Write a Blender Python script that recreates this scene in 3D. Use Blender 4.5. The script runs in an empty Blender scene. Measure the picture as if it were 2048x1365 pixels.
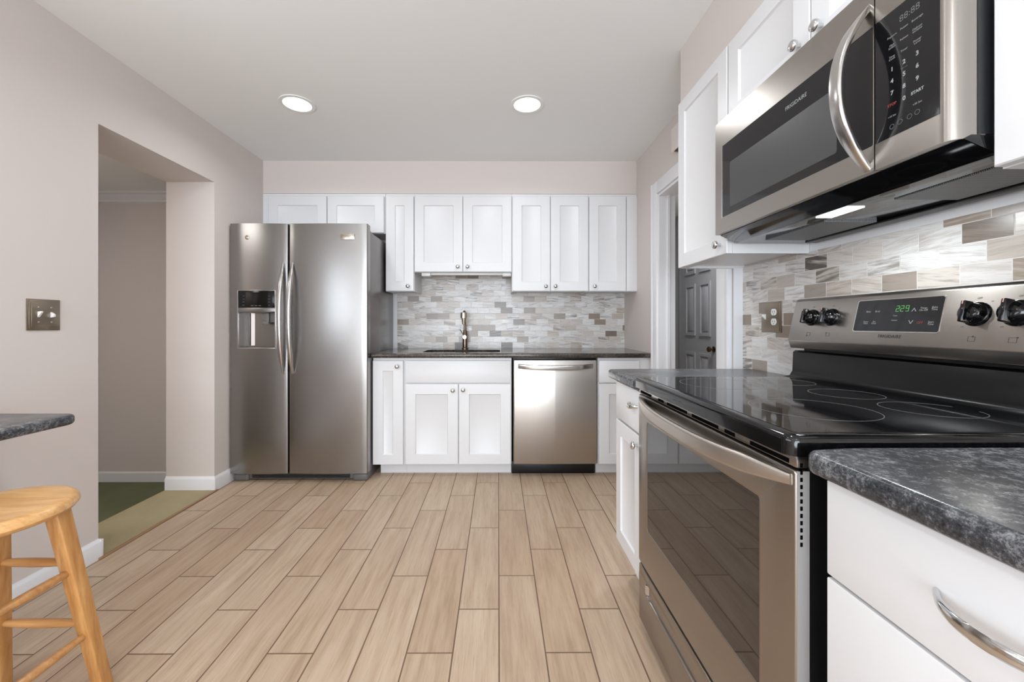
import bpy, bmesh, math, random
from mathutils import Vector, Matrix
random.seed(7)
PI = math.pi
scene = bpy.context.scene
C = scene.collection

# ------------------------------------------------------------------ camera
cam_d = bpy.data.cameras.new('camera')
cam = bpy.data.objects.new('camera', cam_d); C.objects.link(cam)
cam_d.sensor_width = 36.0
cam_d.lens = 800.0 * 36.0 / 2048.0
cam_d.shift_x = 24.0 / 2048.0
cam_d.shift_y = -33.0 / 2048.0
cam_d.clip_start = 0.02
cam.location = (0, 0, 1.09)
cam.rotation_euler = (PI / 2, 0, -0.0046)
scene.camera = cam

# ------------------------------------------------------------------ world, exposure
w = bpy.data.worlds.new('world'); scene.world = w; w.use_nodes = True
w.node_tree.nodes['Background'].inputs[0].default_value = (0.75, 0.86, 1.0, 1)
w.node_tree.nodes['Background'].inputs[1].default_value = 0.6
vs = scene.view_settings
vs.view_transform = 'Standard'; vs.look = 'None'; vs.gamma = 1.0; vs.exposure = 0.08
vs.use_curve_mapping = False

# ------------------------------------------------------------------ lights
def area(name, loc, rot, sx, sy, power, col, shape='RECTANGLE'):
    d = bpy.data.lights.new(name, 'AREA'); d.shape = shape; d.size = sx
    if shape in ('RECTANGLE', 'ELLIPSE'): d.size_y = sy
    d.energy = power; d.color = col
    o = bpy.data.objects.new(name, d); C.objects.link(o)
    o.location = loc; o.rotation_euler = rot
    return o
WARM = (0.93, 0.965, 0.99)
COOL = (0.86, 0.95, 1.04)
CANS = [(-1.182, 2.36), (0.171, 2.36), (-1.182, 0.75), (0.171, 0.75), (-1.182, -0.9), (0.171, -0.9)]  # first two have fixtures; the rest are added lamps out of view
# added daylight at two unseen, invented windows: left wall and behind the camera
area('added_light_side_window', (-2.16, 0.05, 1.42), (0, -PI / 2, 0), 0.82, 2.0, 26, COOL)
area('added_light_rear_window', (-0.3, -3.42, 1.25), (PI / 2 + 0.48, 0, 0), 3.0, 2.0, 205, COOL)  # tilted up to brighten the ceiling
area('hall_fill', (-2.75, 1.2, 2.16), (0, 0, 0), 0.5, 0.5, 12, (1, .98, .95))  # fill lamp added under the hall ceiling, no such source seen
area('passage_fill', (1.7, 3.3, 2.38), (0, 0, 0), 0.4, 0.6, 26.0, (.95, .98, 1))  # added fill to lift the passage

# ------------------------------------------------------------------ materials
def s2l(c):
    r = []
    for x in c:
        x = x / 255.0
        r.append(x / 12.92 if x <= 0.04045 else ((x + 0.055) / 1.055) ** 2.4)
    return tuple(r) + (1.0,)
class NT:
    def __init__(s, name):
        s.m = bpy.data.materials.new(name); s.m.use_nodes = True
        s.t = s.m.node_tree; s.n = s.t.nodes; s.b = s.n['Principled BSDF']
    def node(s, kind, **kw):
        n = s.n.new(kind)
        for k, v in kw.items(): setattr(n, k, v)
        return n
    def put(s, sock, v):
        if hasattr(v, 'is_output'): s.t.links.new(v, sock)
        else: sock.default_value = v
    def math(s, op, a, b=None, c=None):
        n = s.node('ShaderNodeMath', operation=op); s.put(n.inputs[0], a)
        if b is not None: s.put(n.inputs[1], b)
        if c is not None: s.put(n.inputs[2], c)
        return n.outputs[0]
    def mix(s, f, a, b, mode='MIX'):
        n = s.node('ShaderNodeMix', data_type='RGBA', blend_type=mode)
        s.put(n.inputs[0], f); s.put(n.inputs[6], a); s.put(n.inputs[7], b)
        return n.outputs[2]
    def ramp(s, f, stops, interp='LINEAR'):
        n = s.node('ShaderNodeValToRGB'); r = n.color_ramp; r.interpolation = interp
        while len(r.elements) < len(stops): r.elements.new(0.5)
        for e, (p, c) in zip(r.elements, stops): e.position = p; e.color = c
        s.put(n.inputs[0], f); return n.outputs[0]
    def coords(s):
        tc = s.node('ShaderNodeTexCoord'); sp = s.node('ShaderNodeSeparateXYZ')
        s.t.links.new(tc.outputs['Object'], sp.inputs[0])
        return tc.outputs['Object'], sp.outputs
    def vec(s, x, y, z):
        n = s.node('ShaderNodeCombineXYZ'); s.put(n.inputs[0], x); s.put(n.inputs[1], y); s.put(n.inputs[2], z)
        return n.outputs[0]
    def noise(s, v, scale, detail=3, rough=0.5, out=0):
        n = s.node('ShaderNodeTexNoise'); s.put(n.inputs['Vector'], v)
        n.inputs['Scale'].default_value = scale; n.inputs['Detail'].default_value = detail
        n.inputs['Roughness'].default_value = rough
        return n.outputs[out]
    def wn(s, v):
        n = s.node('ShaderNodeTexWhiteNoise', noise_dimensions='3D'); s.put(n.inputs['Vector'], v)
        return n.outputs
    def bump(s, h, strength=0.3, dist=0.002):
        n = s.node('ShaderNodeBump'); n.inputs['Strength'].default_value = strength
        n.inputs['Distance'].default_value = dist; s.put(n.inputs['Height'], h)
        s.t.links.new(n.outputs[0], s.b.inputs['Normal'])
def plain(name, col, rough=0.5, metal=0.0, bump=0.0, bscale=200, coat=0.0, spec=0.5):
    t = NT(name); t.b.inputs['Base Color'].default_value = s2l(col)
    t.b.inputs['Roughness'].default_value = rough; t.b.inputs['Metallic'].default_value = metal
    t.b.inputs['Coat Weight'].default_value = coat
    t.b.inputs['Specular IOR Level'].default_value = spec
    v, xyz = t.coords()
    n = t.noise(v, bscale, 2)
    if bump: t.bump(n, bump, 0.001)
    rr = t.math('MULTIPLY_ADD', n, 0.06, max(0.0, rough - 0.03)); t.put(t.b.inputs['Roughness'], rr)
    return t.m
def emis(name, col, strength):
    t = NT(name); t.b.inputs['Base Color'].default_value = (0, 0, 0, 1)
    t.b.inputs['Emission Color'].default_value = s2l(col); t.b.inputs['Emission Strength'].default_value = strength
    return t.m
def steel(name, col, rough, axis=2, amt=1.0):
    """brushed metal, grain running along 'axis'"""
    t = NT(name); v, o = t.coords()
    sc = [260.0, 260.0, 260.0]; sc[axis] = 3.0
    vv = t.vec(t.math('MULTIPLY', o[0], sc[0]), t.math('MULTIPLY', o[1], sc[1]), t.math('MULTIPLY', o[2], sc[2]))
    n = t.noise(vv, 1.0, 2)
    big = t.noise(v, 2.2, 2)
    t.b.inputs['Metallic'].default_value = 1.0
    c = s2l(col)
    lo = tuple(x * (1 - 0.006 * amt) for x in c[:3]) + (1,); hi = tuple(min(1, x * (1 + 0.006 * amt)) for x in c[:3]) + (1,)
    t.put(t.b.inputs['Base Color'], t.mix(big, lo, hi))
    t.put(t.b.inputs['Roughness'], t.math('MULTIPLY_ADD', big, 0.012, rough - .006))
    return t.m

M = {}
M['wall'] = plain('wall_paint', (216, 207, 202), 0.75, bump=0.08, bscale=350)
M['ceiling'] = plain('ceiling_paint', (243, 243, 242), 0.85, bump=0.05, bscale=300)
M['trim'] = plain('trim_white', (232, 232, 234), 0.4)
M['cab'] = plain('cabinet_white', (226, 226, 227), 0.36)
M['cab_in'] = plain('cabinet_underside', (205, 205, 205), 0.6)
M['chrome'] = plain('chrome', (215, 215, 215), 0.12, 1.0)
M['steel'] = steel('brushed_steel', (156, 154, 152), 0.27, axis=0)
M['steel_y'] = steel('brushed_steel_range', (164, 158, 152), 0.28, axis=1)
M['steel_z'] = steel('brushed_steel_vertical', (186, 180, 174), 0.32, axis=2)
M['fridge_side'] = plain('fridge_side_grey', (132, 128, 127), 0.25, 0.55, bump=0.05, bscale=500)
M['handle'] = steel('polished_handle', (200, 198, 196), 0.2, axis=2, amt=.5)
M['black_gloss'] = plain('black_gloss', (10, 10, 11), 0.08)
M['black_glass'] = plain('black_glass', (20, 20, 22), 0.05)
M['black'] = plain('black_plastic', (14, 14, 15), 0.35)
M['slot'] = plain('slot_black', (4, 4, 4), .9, spec=.05)
M['edge_metal'] = plain('satin_edge_metal', (186, 184, 182), .45, .5)
M['satin'] = plain('satin_handle_steel', (196, 188, 180), .36, 1.0)
M['dark_grey'] = plain('dark_grey_plastic', (104, 102, 100), 0.35)
M['window_glass'] = plain('oven_window_glass', (34, 30, 28), 0.03, spec=1.0)
M['mw_window'] = plain('microwave_window', (62, 62, 63), 0.35)
M['bronze'] = steel('brushed_nickel_plate', (150, 138, 124), 0.35, axis=2)
M['champagne'] = plain('champagne_metal', (205, 196, 180), 0.25, 1.0)
M['faucet'] = plain('faucet_bronze', (112, 97, 82), 0.22, 1.0)
M['white_plastic'] = plain('white_plastic', (238, 238, 234), 0.3)
M['print'] = emis('glowing_print_white', (210, 214, 215), 0.55)  # surface print given its own glow in the material
M['print_red'] = emis('glowing_print_red', (190, 70, 55), 0.6)  # red surface print, also made to glow
M['print_dim'] = plain('panel_print_dim', (96, 98, 99), 0.5)
M['ink'] = plain('ink_dark', (45, 43, 42), 0.5)
M['green_led'] = emis('green_led', (90, 170, 90), 1.1)
M['lamp'] = emis('lamp_diffuser', (255, 252, 246), 4.0)
M['mw_lamp'] = emis('cooktop_lamp_lens', (235, 250, 255), 7.0)
M['shaded_wall'] = plain('passage_paint_shaded', (168, 168, 168), 0.7)  # grey holds the shade of the unlit passage, paint itself is grey-white
M['shaded_door'] = plain('passage_door_paint_shaded', (148, 148, 151), 0.45)  # darkened to put the passage shade into the door colour
M['mesh'] = None

def carpet(name, c1, c2):
    t = NT(name); v, o = t.coords()
    n = t.noise(v, 260, 4, .7); b = t.noise(v, 5, 3)
    t.put(t.b.inputs['Base Color'], t.mix(t.math('MULTIPLY_ADD', n, .5, t.math('MULTIPLY', b, .5)), s2l(c1), s2l(c2)))
    t.b.inputs['Roughness'].default_value = 0.95
    t.bump(n, .8, .004); return t.m
M['carpet'] = carpet('green_carpet_shaded', (88, 94, 66), (140, 142, 108))  # hall carpet toned darker, its shade put into the colour
M['carpet_step'] = carpet('olive_carpet_lit', (150, 138, 104), (190, 174, 138))  # landing carpet toned lighter, the kitchen light put into its colour

def filt():
    t = NT('grease_filter_mesh'); v, o = t.coords()
    a = t.math('SINE', t.math('MULTIPLY', t.math('ADD', o[0], o[1]), 900)); b = t.math('SINE', t.math('MULTIPLY', t.math('SUBTRACT', o[0], o[1]), 900))
    h = t.math('MULTIPLY', a, b)
    t.put(t.b.inputs['Base Color'], t.mix(t.math('MULTIPLY_ADD', h, .5, .5), s2l((70, 72, 72)), s2l((170, 172, 172))))
    t.b.inputs['Metallic'].default_value = .8; t.b.inputs['Roughness'].default_value = .4
    t.bump(h, .6, .002); return t.m
M['mesh'] = filt()

def floor_mat():
    t = NT('wood_look_plank_tile'); v, o = t.coords()
    W = 0.1537; L = 0.6113
    u = t.math('DIVIDE', t.math('SUBTRACT', o[0], 0.0032), W)
    col = t.math('FLOOR', u); fu = t.math('SUBTRACT', u, col)
    off = t.math('MULTIPLY_ADD', col, 1 / 3.0, 0.838)
    r = t.math('SUBTRACT', t.math('DIVIDE', o[1], L), off)
    row = t.math('FLOOR', r); fr = t.math('SUBTRACT', r, row)
    du = t.math('MULTIPLY', t.math('MINIMUM', fu, t.math('SUBTRACT', 1.0, fu)), W)
    dr = t.math('MULTIPLY', t.math('MINIMUM', fr, t.math('SUBTRACT', 1.0, fr)), L)
    d = t.math('MINIMUM', du, dr)
    g = t.math('SUBTRACT', 1.0, t.node_smooth(d, 0.0017, 0.0032))
    wn = t.wn(t.vec(col, row, 3.0)); rnd = wn[0]
    sx = t.math('MULTIPLY', o[0], 26.0); sy = t.math('MULTIPLY_ADD', o[1], 2.2, t.math('MULTIPLY', rnd, 40))
    grain = t.noise(t.vec(sx, sy, rnd), 1.3, 5, .6)
    fine = t.noise(t.vec(t.math('MULTIPLY', o[0], 230), t.math('MULTIPLY_ADD', o[1], 9, t.math('MULTIPLY', rnd, 60)), rnd), 1.0, 3, .6)
    blot = t.noise(t.vec(t.math('MULTIPLY', o[0], 5), t.math('MULTIPLY_ADD', o[1], 2.4, t.math('MULTIPLY', rnd, 30)), 0.0), 1.0, 2)
    base = t.ramp(grain, [(0.25, s2l((170, 147, 125))), (0.5, s2l((193, 172, 150))), (0.75, s2l((205, 187, 167)))])
    tint = t.ramp(rnd, [(0, s2l((238, 228, 218))), (.5, s2l((247, 242, 236))), (1, s2l((255, 252, 248)))])
    c = t.mix(1.0, base, tint, 'MULTIPLY')
    c = t.mix(t.math('MULTIPLY', t.node_smooth(fine, .50, .70), .42), c, s2l((160, 130, 104)))
    c = t.mix(t.math('MULTIPLY', t.node_smooth(blot, .48, .72), .32), c, s2l((176, 150, 128)))
    c = t.mix(g, c, s2l((112, 88, 68)))
    t.put(t.b.inputs['Base Color'], c)
    t.put(t.b.inputs['Roughness'], t.math('MULTIPLY_ADD', fine, .18, .36))
    t.bump(t.math('SUBTRACT', t.math('MULTIPLY', fine, .12), g), .5, .0015)
    return t.m
def _sm(self, x, a, b):
    n = self.node('ShaderNodeMapRange', interpolation_type='SMOOTHSTEP')
    self.put(n.inputs[0], x); n.inputs[1].default_value = a; n.inputs[2].default_value = b
    return n.outputs[0]
NT.node_smooth = _sm
M['floor'] = floor_mat()

def tile_mat(name, ax, z0, x0, dark=1.0):
    """2x4 inch polished stone strips in running bond; ax = horizontal axis"""
    t = NT(name); v, o = t.coords()
    W, Hh = 0.1008, 0.0503
    z = t.math('DIVIDE', t.math('SUBTRACT', o[2], z0), Hh); row = t.math('FLOOR', z); fz = t.math('SUBTRACT', z, row)
    sh = t.math('MULTIPLY', t.wn(t.vec(row, 5.0, 1.0))[0], 0.24)
    off = t.math('MULTIPLY_ADD', t.math('MODULO', t.math('ADD', row, 40.0), 2.0), 0.5, sh)
    u = t.math('ADD', t.math('DIVIDE', t.math('SUBTRACT', o[ax], x0), W), off)
    col = t.math('FLOOR', u); fu = t.math('SUBTRACT', u, col)
    du = t.math('MULTIPLY', t.math('MINIMUM', fu, t.math('SUBTRACT', 1.0, fu)), W)
    dz = t.math('MULTIPLY', t.math('MINIMUM', fz, t.math('SUBTRACT', 1.0, fz)), Hh)
    g = t.math('SUBTRACT', 1.0, t.node_smooth(t.math('MINIMUM', du, dz), 0.0006, 0.0014))
    wn = t.wn(t.vec(col, row, 9.0)); r1 = wn[0]; r2 = t.wn(t.vec(row, col, 2.0))[0]; r3 = t.wn(t.vec(row, 4.0, col))[0]
    tilt = t.math('MULTIPLY', t.math('SUBTRACT', r2, .5), .45)
    zz = t.math('ADD', o[2], t.math('MULTIPLY', o[ax], tilt))
    st = t.noise(t.vec(t.math('MULTIPLY', o[ax], 8), t.math('MULTIPLY', zz, 75), t.math('MULTIPLY', r1, 30)), 1.0, 4, .62)
    st2 = t.noise(t.vec(t.math('MULTIPLY', o[ax], 20), t.math('MULTIPLY', zz, 300), t.math('MULTIPLY', r3, 30)), 1.0, 3, .6)
    light = t.ramp(r1, [(0, s2l((224, 222, 220))), (.34, s2l((213, 209, 205))), (.62, s2l((206, 198, 190))), (.80, s2l((192, 182, 172))), (.90, s2l((142, 129, 119)))], 'CONSTANT')
    vein = t.ramp(r3, [(0, s2l((166, 156, 147))), (.45, s2l((146, 130, 115))), (.72, s2l((124, 112, 103))), (.9, s2l((92, 84, 79)))], 'CONSTANT')
    dk = t.math('GREATER_THAN', r1, .87)
    lo = t.math('SUBTRACT', .50, t.math('MULTIPLY_ADD', dk, .16, t.math('MULTIPLY', r2, .10)))
    amt = t.math('MULTIPLY', t.math('MINIMUM', 1.0, t.math('MAXIMUM', 0.0, t.math('MULTIPLY', t.math('SUBTRACT', st, lo), 5.0))), t.math('MULTIPLY', t.math('MULTIPLY_ADD', r3, .55, .30), t.math('MULTIPLY_ADD', dk, .3, 1.0)))
    c = t.mix(amt, light, vein)
    c = t.mix(t.math('MULTIPLY', t.node_smooth(st2, .5, .75), .4), c, s2l((158, 144, 132)))
    c = t.mix(g, c, s2l((214, 210, 206)))
    t.put(t.b.inputs['Base Color'], c)
    t.put(t.b.inputs['Roughness'], t.math('MULTIPLY_ADD', g, .5, .25))
    t.bump(t.math('SUBTRACT', t.math('MULTIPLY', r1, .3), g), .35, .0015)
    return t.m
M['tile_back'] = tile_mat('stone_mosaic_back', 0, 0.885, -0.875)
M['tile_side'] = tile_mat('stone_mosaic_side', 1, 0.885, 1.80)

def granite(name, lo, mid, hi, rough):
    t = NT(name); v, o = t.coords()
    a = t.noise(v, 70, 5, .8); b = t.noise(v, 330, 3, .8); c0 = t.noise(v, 9, 3)
    f = t.math('MULTIPLY_ADD', a, .55, t.math('MULTIPLY_ADD', b, .25, t.math('MULTIPLY', c0, .2)))
    t.put(t.b.inputs['Base Color'], t.ramp(f, [(.38, s2l(lo)), (.5, s2l(mid)), (.64, s2l(hi))]))
    t.b.inputs['Roughness'].default_value = rough
    return t.m
M['granite'] = granite('dark_speckled_counter', (22, 23, 26), (64, 66, 70), (150, 150, 152), 0.24)
M['granite_reflect_tint'] = granite('speckled_counter_reflect_tint', (34, 29, 26), (66, 58, 52), (112, 102, 94), 0.12)  # brown tint paints in the tile reflected by the back counter

def wood(name, lo, hi, ax):
    t = NT(name); v, o = t.coords()
    sc = [60, 60, 60]; sc[ax] = 5
    vv = t.vec(t.math('MULTIPLY', o[0], sc[0]), t.math('MULTIPLY', o[1], sc[1]), t.math('MULTIPLY', o[2], sc[2]))
    n = t.noise(vv, 1.0, 4, .6)
    t.put(t.b.inputs['Base Color'], t.ramp(n, [(.3, s2l(lo)), (.7, s2l(hi))]))
    t.b.inputs['Roughness'].default_value = .32; t.b.inputs['Coat Weight'].default_value = .25
    t.bump(n, .1, .001); return t.m
M['wood_z'] = wood('honey_wood_legs', (178, 122, 66), (216, 164, 102), 2)
M['wood_y'] = wood('honey_wood_seat', (196, 142, 84), (228, 182, 122), 0)

def pane_mat():
    t = NT('clear_pane'); t.n.remove(t.b)
    out = t.n['Material Output']
    g = t.node('ShaderNodeBsdfGlossy'); g.inputs['Roughness'].default_value = .02
    tr = t.node('ShaderNodeBsdfTransparent'); mx = t.node('ShaderNodeMixShader'); mx.inputs[0].default_value = .06
    t.t.links.new(tr.outputs[0], mx.inputs[1]); t.t.links.new(g.outputs[0], mx.inputs[2]); t.t.links.new(mx.outputs[0], out.inputs[0])
    return t.m
M['pane'] = pane_mat()

# ------------------------------------------------------------------ mesh helpers
class MB:
    def __init__(s): s.bm = bmesh.new()
    def add(s, bm2):
        me = bpy.data.meshes.new('tmp'); bm2.to_mesh(me); bm2.free(); s.bm.from_mesh(me); bpy.data.meshes.remove(me)
        return s
    def box(s, x0, x1, y0, y1, z0, z1, bev=0.0, seg=2):
        b = bmesh.new(); bmesh.ops.create_cube(b, size=1.0)
        for v in b.verts:
            v.co = Vector(((x0 + x1) / 2 + v.co.x * (x1 - x0), (y0 + y1) / 2 + v.co.y * (y1 - y0), (z0 + z1) / 2 + v.co.z * (z1 - z0)))
        if x1 < x0 or y1 < y0 or z1 < z0: bmesh.ops.recalc_face_normals(b, faces=b.faces)
        if bev: bmesh.ops.bevel(b, geom=list(b.edges), offset=bev, segments=seg, profile=.5, affect='EDGES')
        return s.add(b)
    def prism(s, poly, axis, a0, a1, bev=0.0, seg=2):
        """poly in the other two axes (order x,y,z without axis)"""
        b = bmesh.new()
        def P(p, a):
            if axis == 0: return (a, p[0], p[1])
            if axis == 1: return (p[0], a, p[1])
            return (p[0], p[1], a)
        v0 = [b.verts.new(P(p, a0)) for p in poly]; v1 = [b.verts.new(P(p, a1)) for p in poly]
        n = len(poly)
        b.faces.new(v0); b.faces.new(v1[::-1])
        for i in range(n): b.faces.new((v0[i], v1[i], v1[(i + 1) % n], v0[(i + 1) % n]))
        bmesh.ops.recalc_face_normals(b, faces=b.faces)
        if bev: bmesh.ops.bevel(b, geom=list(b.edges), offset=bev, segments=seg, profile=.5, affect='EDGES')
        return s.add(b)
    def cyl(s, p0, p1, r0, r1=None, seg=20, rot=0.0):
        p0 = Vector(p0); p1 = Vector(p1); d = p1 - p0
        b = bmesh.new()
        bmesh.ops.create_cone(b, cap_ends=True, segments=seg, radius1=r0, radius2=r0 if r1 is None else r1, depth=d.length,
                              matrix=Matrix.Translation((p0 + p1) / 2) @ d.to_track_quat('Z', 'Y').to_matrix().to_4x4() @ Matrix.Rotation(rot, 4, 'Z'))
        return s.add(b)
    def lathe(s, prof, base, axis, seg=24):
        """prof: list of (radius, height along axis)"""
        axis = Vector(axis).normalized(); q = axis.to_track_quat('Z', 'Y'); b = bmesh.new(); base = Vector(base)
        rings = []
        for r, h in prof:
            rings.append([b.verts.new(base + q @ Vector((max(r, 1e-5) * math.cos(2 * PI * i / seg), max(r, 1e-5) * math.sin(2 * PI * i / seg), h))) for i in range(seg)])
        for a, c in zip(rings, rings[1:]):
            for i in range(seg): b.faces.new((a[i], a[(i + 1) % seg], c[(i + 1) % seg], c[i]))
        b.faces.new(rings[0][::-1]); b.faces.new(rings[-1])
        bmesh.ops.recalc_face_normals(b, faces=b.faces)
        return s.add(b)
    def sweep(s, path, prof, up=(0, 0, 1)):
        """prof: list of (a, b) offsets across side and 'up' at each path point (closed); prof may be function of t"""
        b = bmesh.new(); rings = []; n = len(path); path = [Vector(p) for p in path]; up = Vector(up)
        for i, p in enumerate(path):
            t = (path[min(i + 1, n - 1)] - path[max(i - 1, 0)]).normalized()
            side = t.cross(up).normalized(); u2 = side.cross(t).normalized()
            pr = prof(i / (n - 1)) if callable(prof) else prof
            rings.append([b.verts.new(p + side * a + u2 * c) for a, c in pr])
        m = len(rings[0])
        for a, c in zip(rings, rings[1:]):
            for i in range(m): b.faces.new((a[i], a[(i + 1) % m], c[(i + 1) % m], c[i]))
        b.faces.new(rings[0][::-1]); b.faces.new(rings[-1])
        bmesh.ops.recalc_face_normals(b, faces=b.faces)
        return s.add(b)
    def tube(s, path, r, seg=12, up=(0, 0, 1)):
        return s.sweep(path, [(r * math.cos(2 * PI * i / seg), r * math.sin(2 * PI * i / seg)) for i in range(seg)], up)
    def plate(s, outer, holes, axis_pt, depth):
        """flat plate with holes; outer/holes are lists of 3D points; extruded by vector depth"""
        b = bmesh.new(); edges = []
        for loop in [outer] + holes:
            vs_ = [b.verts.new(p) for p in loop]
            for i in range(len(vs_)): edges.append(b.edges.new((vs_[i], vs_[(i + 1) % len(vs_)])))
        r = bmesh.ops.triangle_fill(b, use_beauty=True, use_dissolve=False, edges=edges)
        faces = [f for f in r['geom'] if isinstance(f, bmesh.types.BMFace)]
        e = bmesh.ops.extrude_face_region(b, geom=faces)
        bmesh.ops.translate(b, verts=[v for v in e['geom'] if isinstance(v, bmesh.types.BMVert)], vec=Vector(depth))
        bmesh.ops.recalc_face_normals(b, faces=b.faces)
        return s.add(b)
    def text(s, txt, size, origin, right, up, align='CENTER', shear=0.0, extr=0.0, bold=0.0):
        cu = bpy.data.curves.new('t', 'FONT'); cu.body = txt; cu.size = size; cu.align_x = align; cu.align_y = 'CENTER'
        cu.shear = shear; cu.extrude = extr; cu.offset = bold; cu.resolution_u = 3; cu.space_line = .8
        ob = bpy.data.objects.new('t', cu); C.objects.link(ob)
        dg = bpy.context.evaluated_depsgraph_get(); dg.update()
        me = bpy.data.meshes.new_from_object(ob.evaluated_get(dg))
        bpy.data.objects.remove(ob); bpy.data.curves.remove(cu)
        r = Vector(right).normalized(); u = Vector(up).normalized(); nrm = r.cross(u)
        m = Matrix((r, u, nrm)).transposed().to_4x4(); m.translation = Vector(origin)
        me.transform(m); s.bm.from_mesh(me); bpy.data.meshes.remove(me); return s
    def build(s, name, mat, parent=None, smooth=35, kind=None, label=None):
        me = bpy.data.meshes.new(name); s.bm.to_mesh(me); s.bm.free()
        mats = mat if isinstance(mat, (list, tuple)) else [mat]
        for m_ in mats: me.materials.append(m_)
        o = bpy.data.objects.new(name, me); C.objects.link(o)
        if parent:
            o.parent = parent
            off = Vector((0, 0, 0)); p = parent
            while p: off += p.location; p = p.parent
            o.location = -off
        if smooth:
            me.polygons.foreach_set('use_smooth', [True] * len(me.polygons))
            me.set_sharp_from_angle(angle=math.radians(smooth))
        if kind: o['kind'] = kind
        if label: o['label'] = label
        return o
def struct(name, mb, mat, parent=None):
    return mb.build(name, mat, parent, kind=None if parent else 'structure')
def thing(name, label, cat, loc, group=None):
    o = bpy.data.objects.new(name, None); C.objects.link(o); o.location = loc; o.empty_display_size = .05
    o['label'] = label; o['category'] = cat
    if group: o['group'] = group
    return o
def tag(o, label, cat, group=None):
    o['label'] = label; o['category'] = cat
    if group: o['group'] = group
    return o
def rrect(x0, x1, y0, y1, r, n=6):
    pts = []
    for cx, cy, a in ((x1 - r, y1 - r, 0), (x0 + r, y1 - r, 90), (x0 + r, y0 + r, 180), (x1 - r, y0 + r, 270)):
        for i in range(n + 1):
            t = math.radians(a + 90 * i / n); pts.append((cx + r * math.cos(t), cy + r * math.sin(t)))
    return pts
# local frames: 'back' run faces -Y (u = x), 'side' run faces -X (u = y)
def fr(face, u, w_, z):
    return (u, w_, z) if face == 'back' else (w_, u, z)
def fbox(mb, face, u0, u1, w0, w1, z0, z1, bev=0, seg=2):
    if face == 'back': return mb.box(u0, u1, w0, w1, z0, z1, bev, seg)
    return mb.box(w0, w1, u0, u1, z0, z1, bev, seg)

def shaker(face, u0, u1, z0, z1, wf, t=0.02, st=0.072, rec=0.008):
    """framed door front, outward = decreasing w"""
    b = bmesh.new()
    st = min(st, (u1 - u0) * .33)
    def ring(du, w_): return [b.verts.new(fr(face, u, w_, z)) for u, z in ((u0 + du, z0 + du), (u1 - du, z0 + du), (u1 - du, z1 - du), (u0 + du, z1 - du))]
    R = [ring(0, wf + t), ring(0, wf + .0025), ring(.0025, wf), ring(st, wf), ring(st + .003, wf + rec * .75), ring(st + .006, wf + rec)]
    b.faces.new(R[0])
    for a, c in zip(R, R[1:]):
        for i in range(4): b.faces.new((a[i], a[(i + 1) % 4], c[(i + 1) % 4], c[i]))
    b.faces.new(R[-1])
    bmesh.ops.recalc_face_normals(b, faces=b.faces)
    m = MB(); m.add(b); return m
def slab_front(face, u0, u1, z0, z1, wf, t=0.02):
    m = MB(); fbox(m, face, u0, u1, wf, wf + t, z0, z1, .0025); return m
OUT = {'back': (0, -1, 0), 'side': (-1, 0, 0)}
def knob(face, u, z, wf, parent):
    m = MB(); m.lathe([(0.0055, 0), (0.0055, .010), (.007, .013), (.0145, .017), (.0155, .021), (.0135, .026), (.006, .0285), (0, .029)], fr(face, u, wf, z), OUT[face], 20)
    return m.build('knob', M['chrome'], parent, smooth=50)
def pull(face, uc, z, wf, length, parent, lift=.028):
    n = 18; path = []
    for i in range(n + 1):
        t = i / n; u = uc + (t - .5) * length
        h = lift * (1 - abs(2 * t - 1) ** 2.6)
        path.append(fr(face, u, wf - h, z - 0.004 * math.sin(PI * t)))
    def prof(t):
        a = .0035; c = .0045 + .004 * math.sin(PI * t)
        return [(a * math.cos(k * PI / 5), c * math.sin(k * PI / 5)) for k in range(10)]
    m = MB(); m.sweep(path, prof)
    return m.build('handle', M['chrome'], parent, smooth=60)

# ================================================================== THE SETTING
XL, XR, XN = -1.864, 1.10, 1.15          # left wall, right wall (far), right wall (behind the range)
XLi = -2.18                              # hall side of the left wall
YB = 3.49; YR = -3.2; ZC = 2.39
SF = 3.18; SB = 2.13                     # soffit face / bottom
JY = 1.868                               # where the right wall steps
struct('floor', MB().box(XL - .0, 1.30, YR, YB + .05, -.06, 0), M['floor'])
struct('ceiling', MB().box(XLi, 1.30, YR - .1, YB + .1, ZC, ZC + .1), M['ceiling'])
wl = MB()
wl.box(XLi, XL, YR, -.95, -.3, ZC); wl.box(XLi, XL, -.95, 1.05, -.3, .99); wl.box(XLi, XL, -.95, 1.05, 1.85, ZC)
wl.box(XLi, XL, 1.05, 1.873, -.3, ZC); wl.box(XLi, XL, 2.6365, YB + .1, -.3, ZC); wl.box(XLi, XL, 1.873, 2.6365, 2.027, ZC)
struct('wall_left', wl, M['wall'])
struct('wall_back', MB().box(XL, 1.30, YB, YB + .1, -.06, ZC), M['wall'])
wr = MB()
wr.box(XR, 1.20, JY, 1.985, 0, ZC); wr.box(XR, 1.20, 2.735, YB, 0, ZC); wr.box(XR, 1.20, 1.985, 2.735, 1.985, ZC)
struct('wall_right', wr, M['wall'])
struct('wall_right', MB().box(XN, 1.25, YR, JY, 0, ZC), M['wall'])
wb = MB(); wb.box(XLi, -1.5, YR - .1, YR, 0, ZC); wb.box(.9, 1.30, YR - .1, YR, 0, ZC)
wb.box(-1.5, .9, YR - .1, YR, 0, .7); wb.box(-1.5, .9, YR - .1, YR, 2.2, ZC)
struct('wall_rear', wb, M['wall'])
struct('wall_soffit_back', MB().box(XL, XR, SF, YB, SB, ZC), M['wall'])
struct('wall_soffit_right', MB().box(.862, XN, YR, 1.886, SB, ZC), M['wall'])
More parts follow.
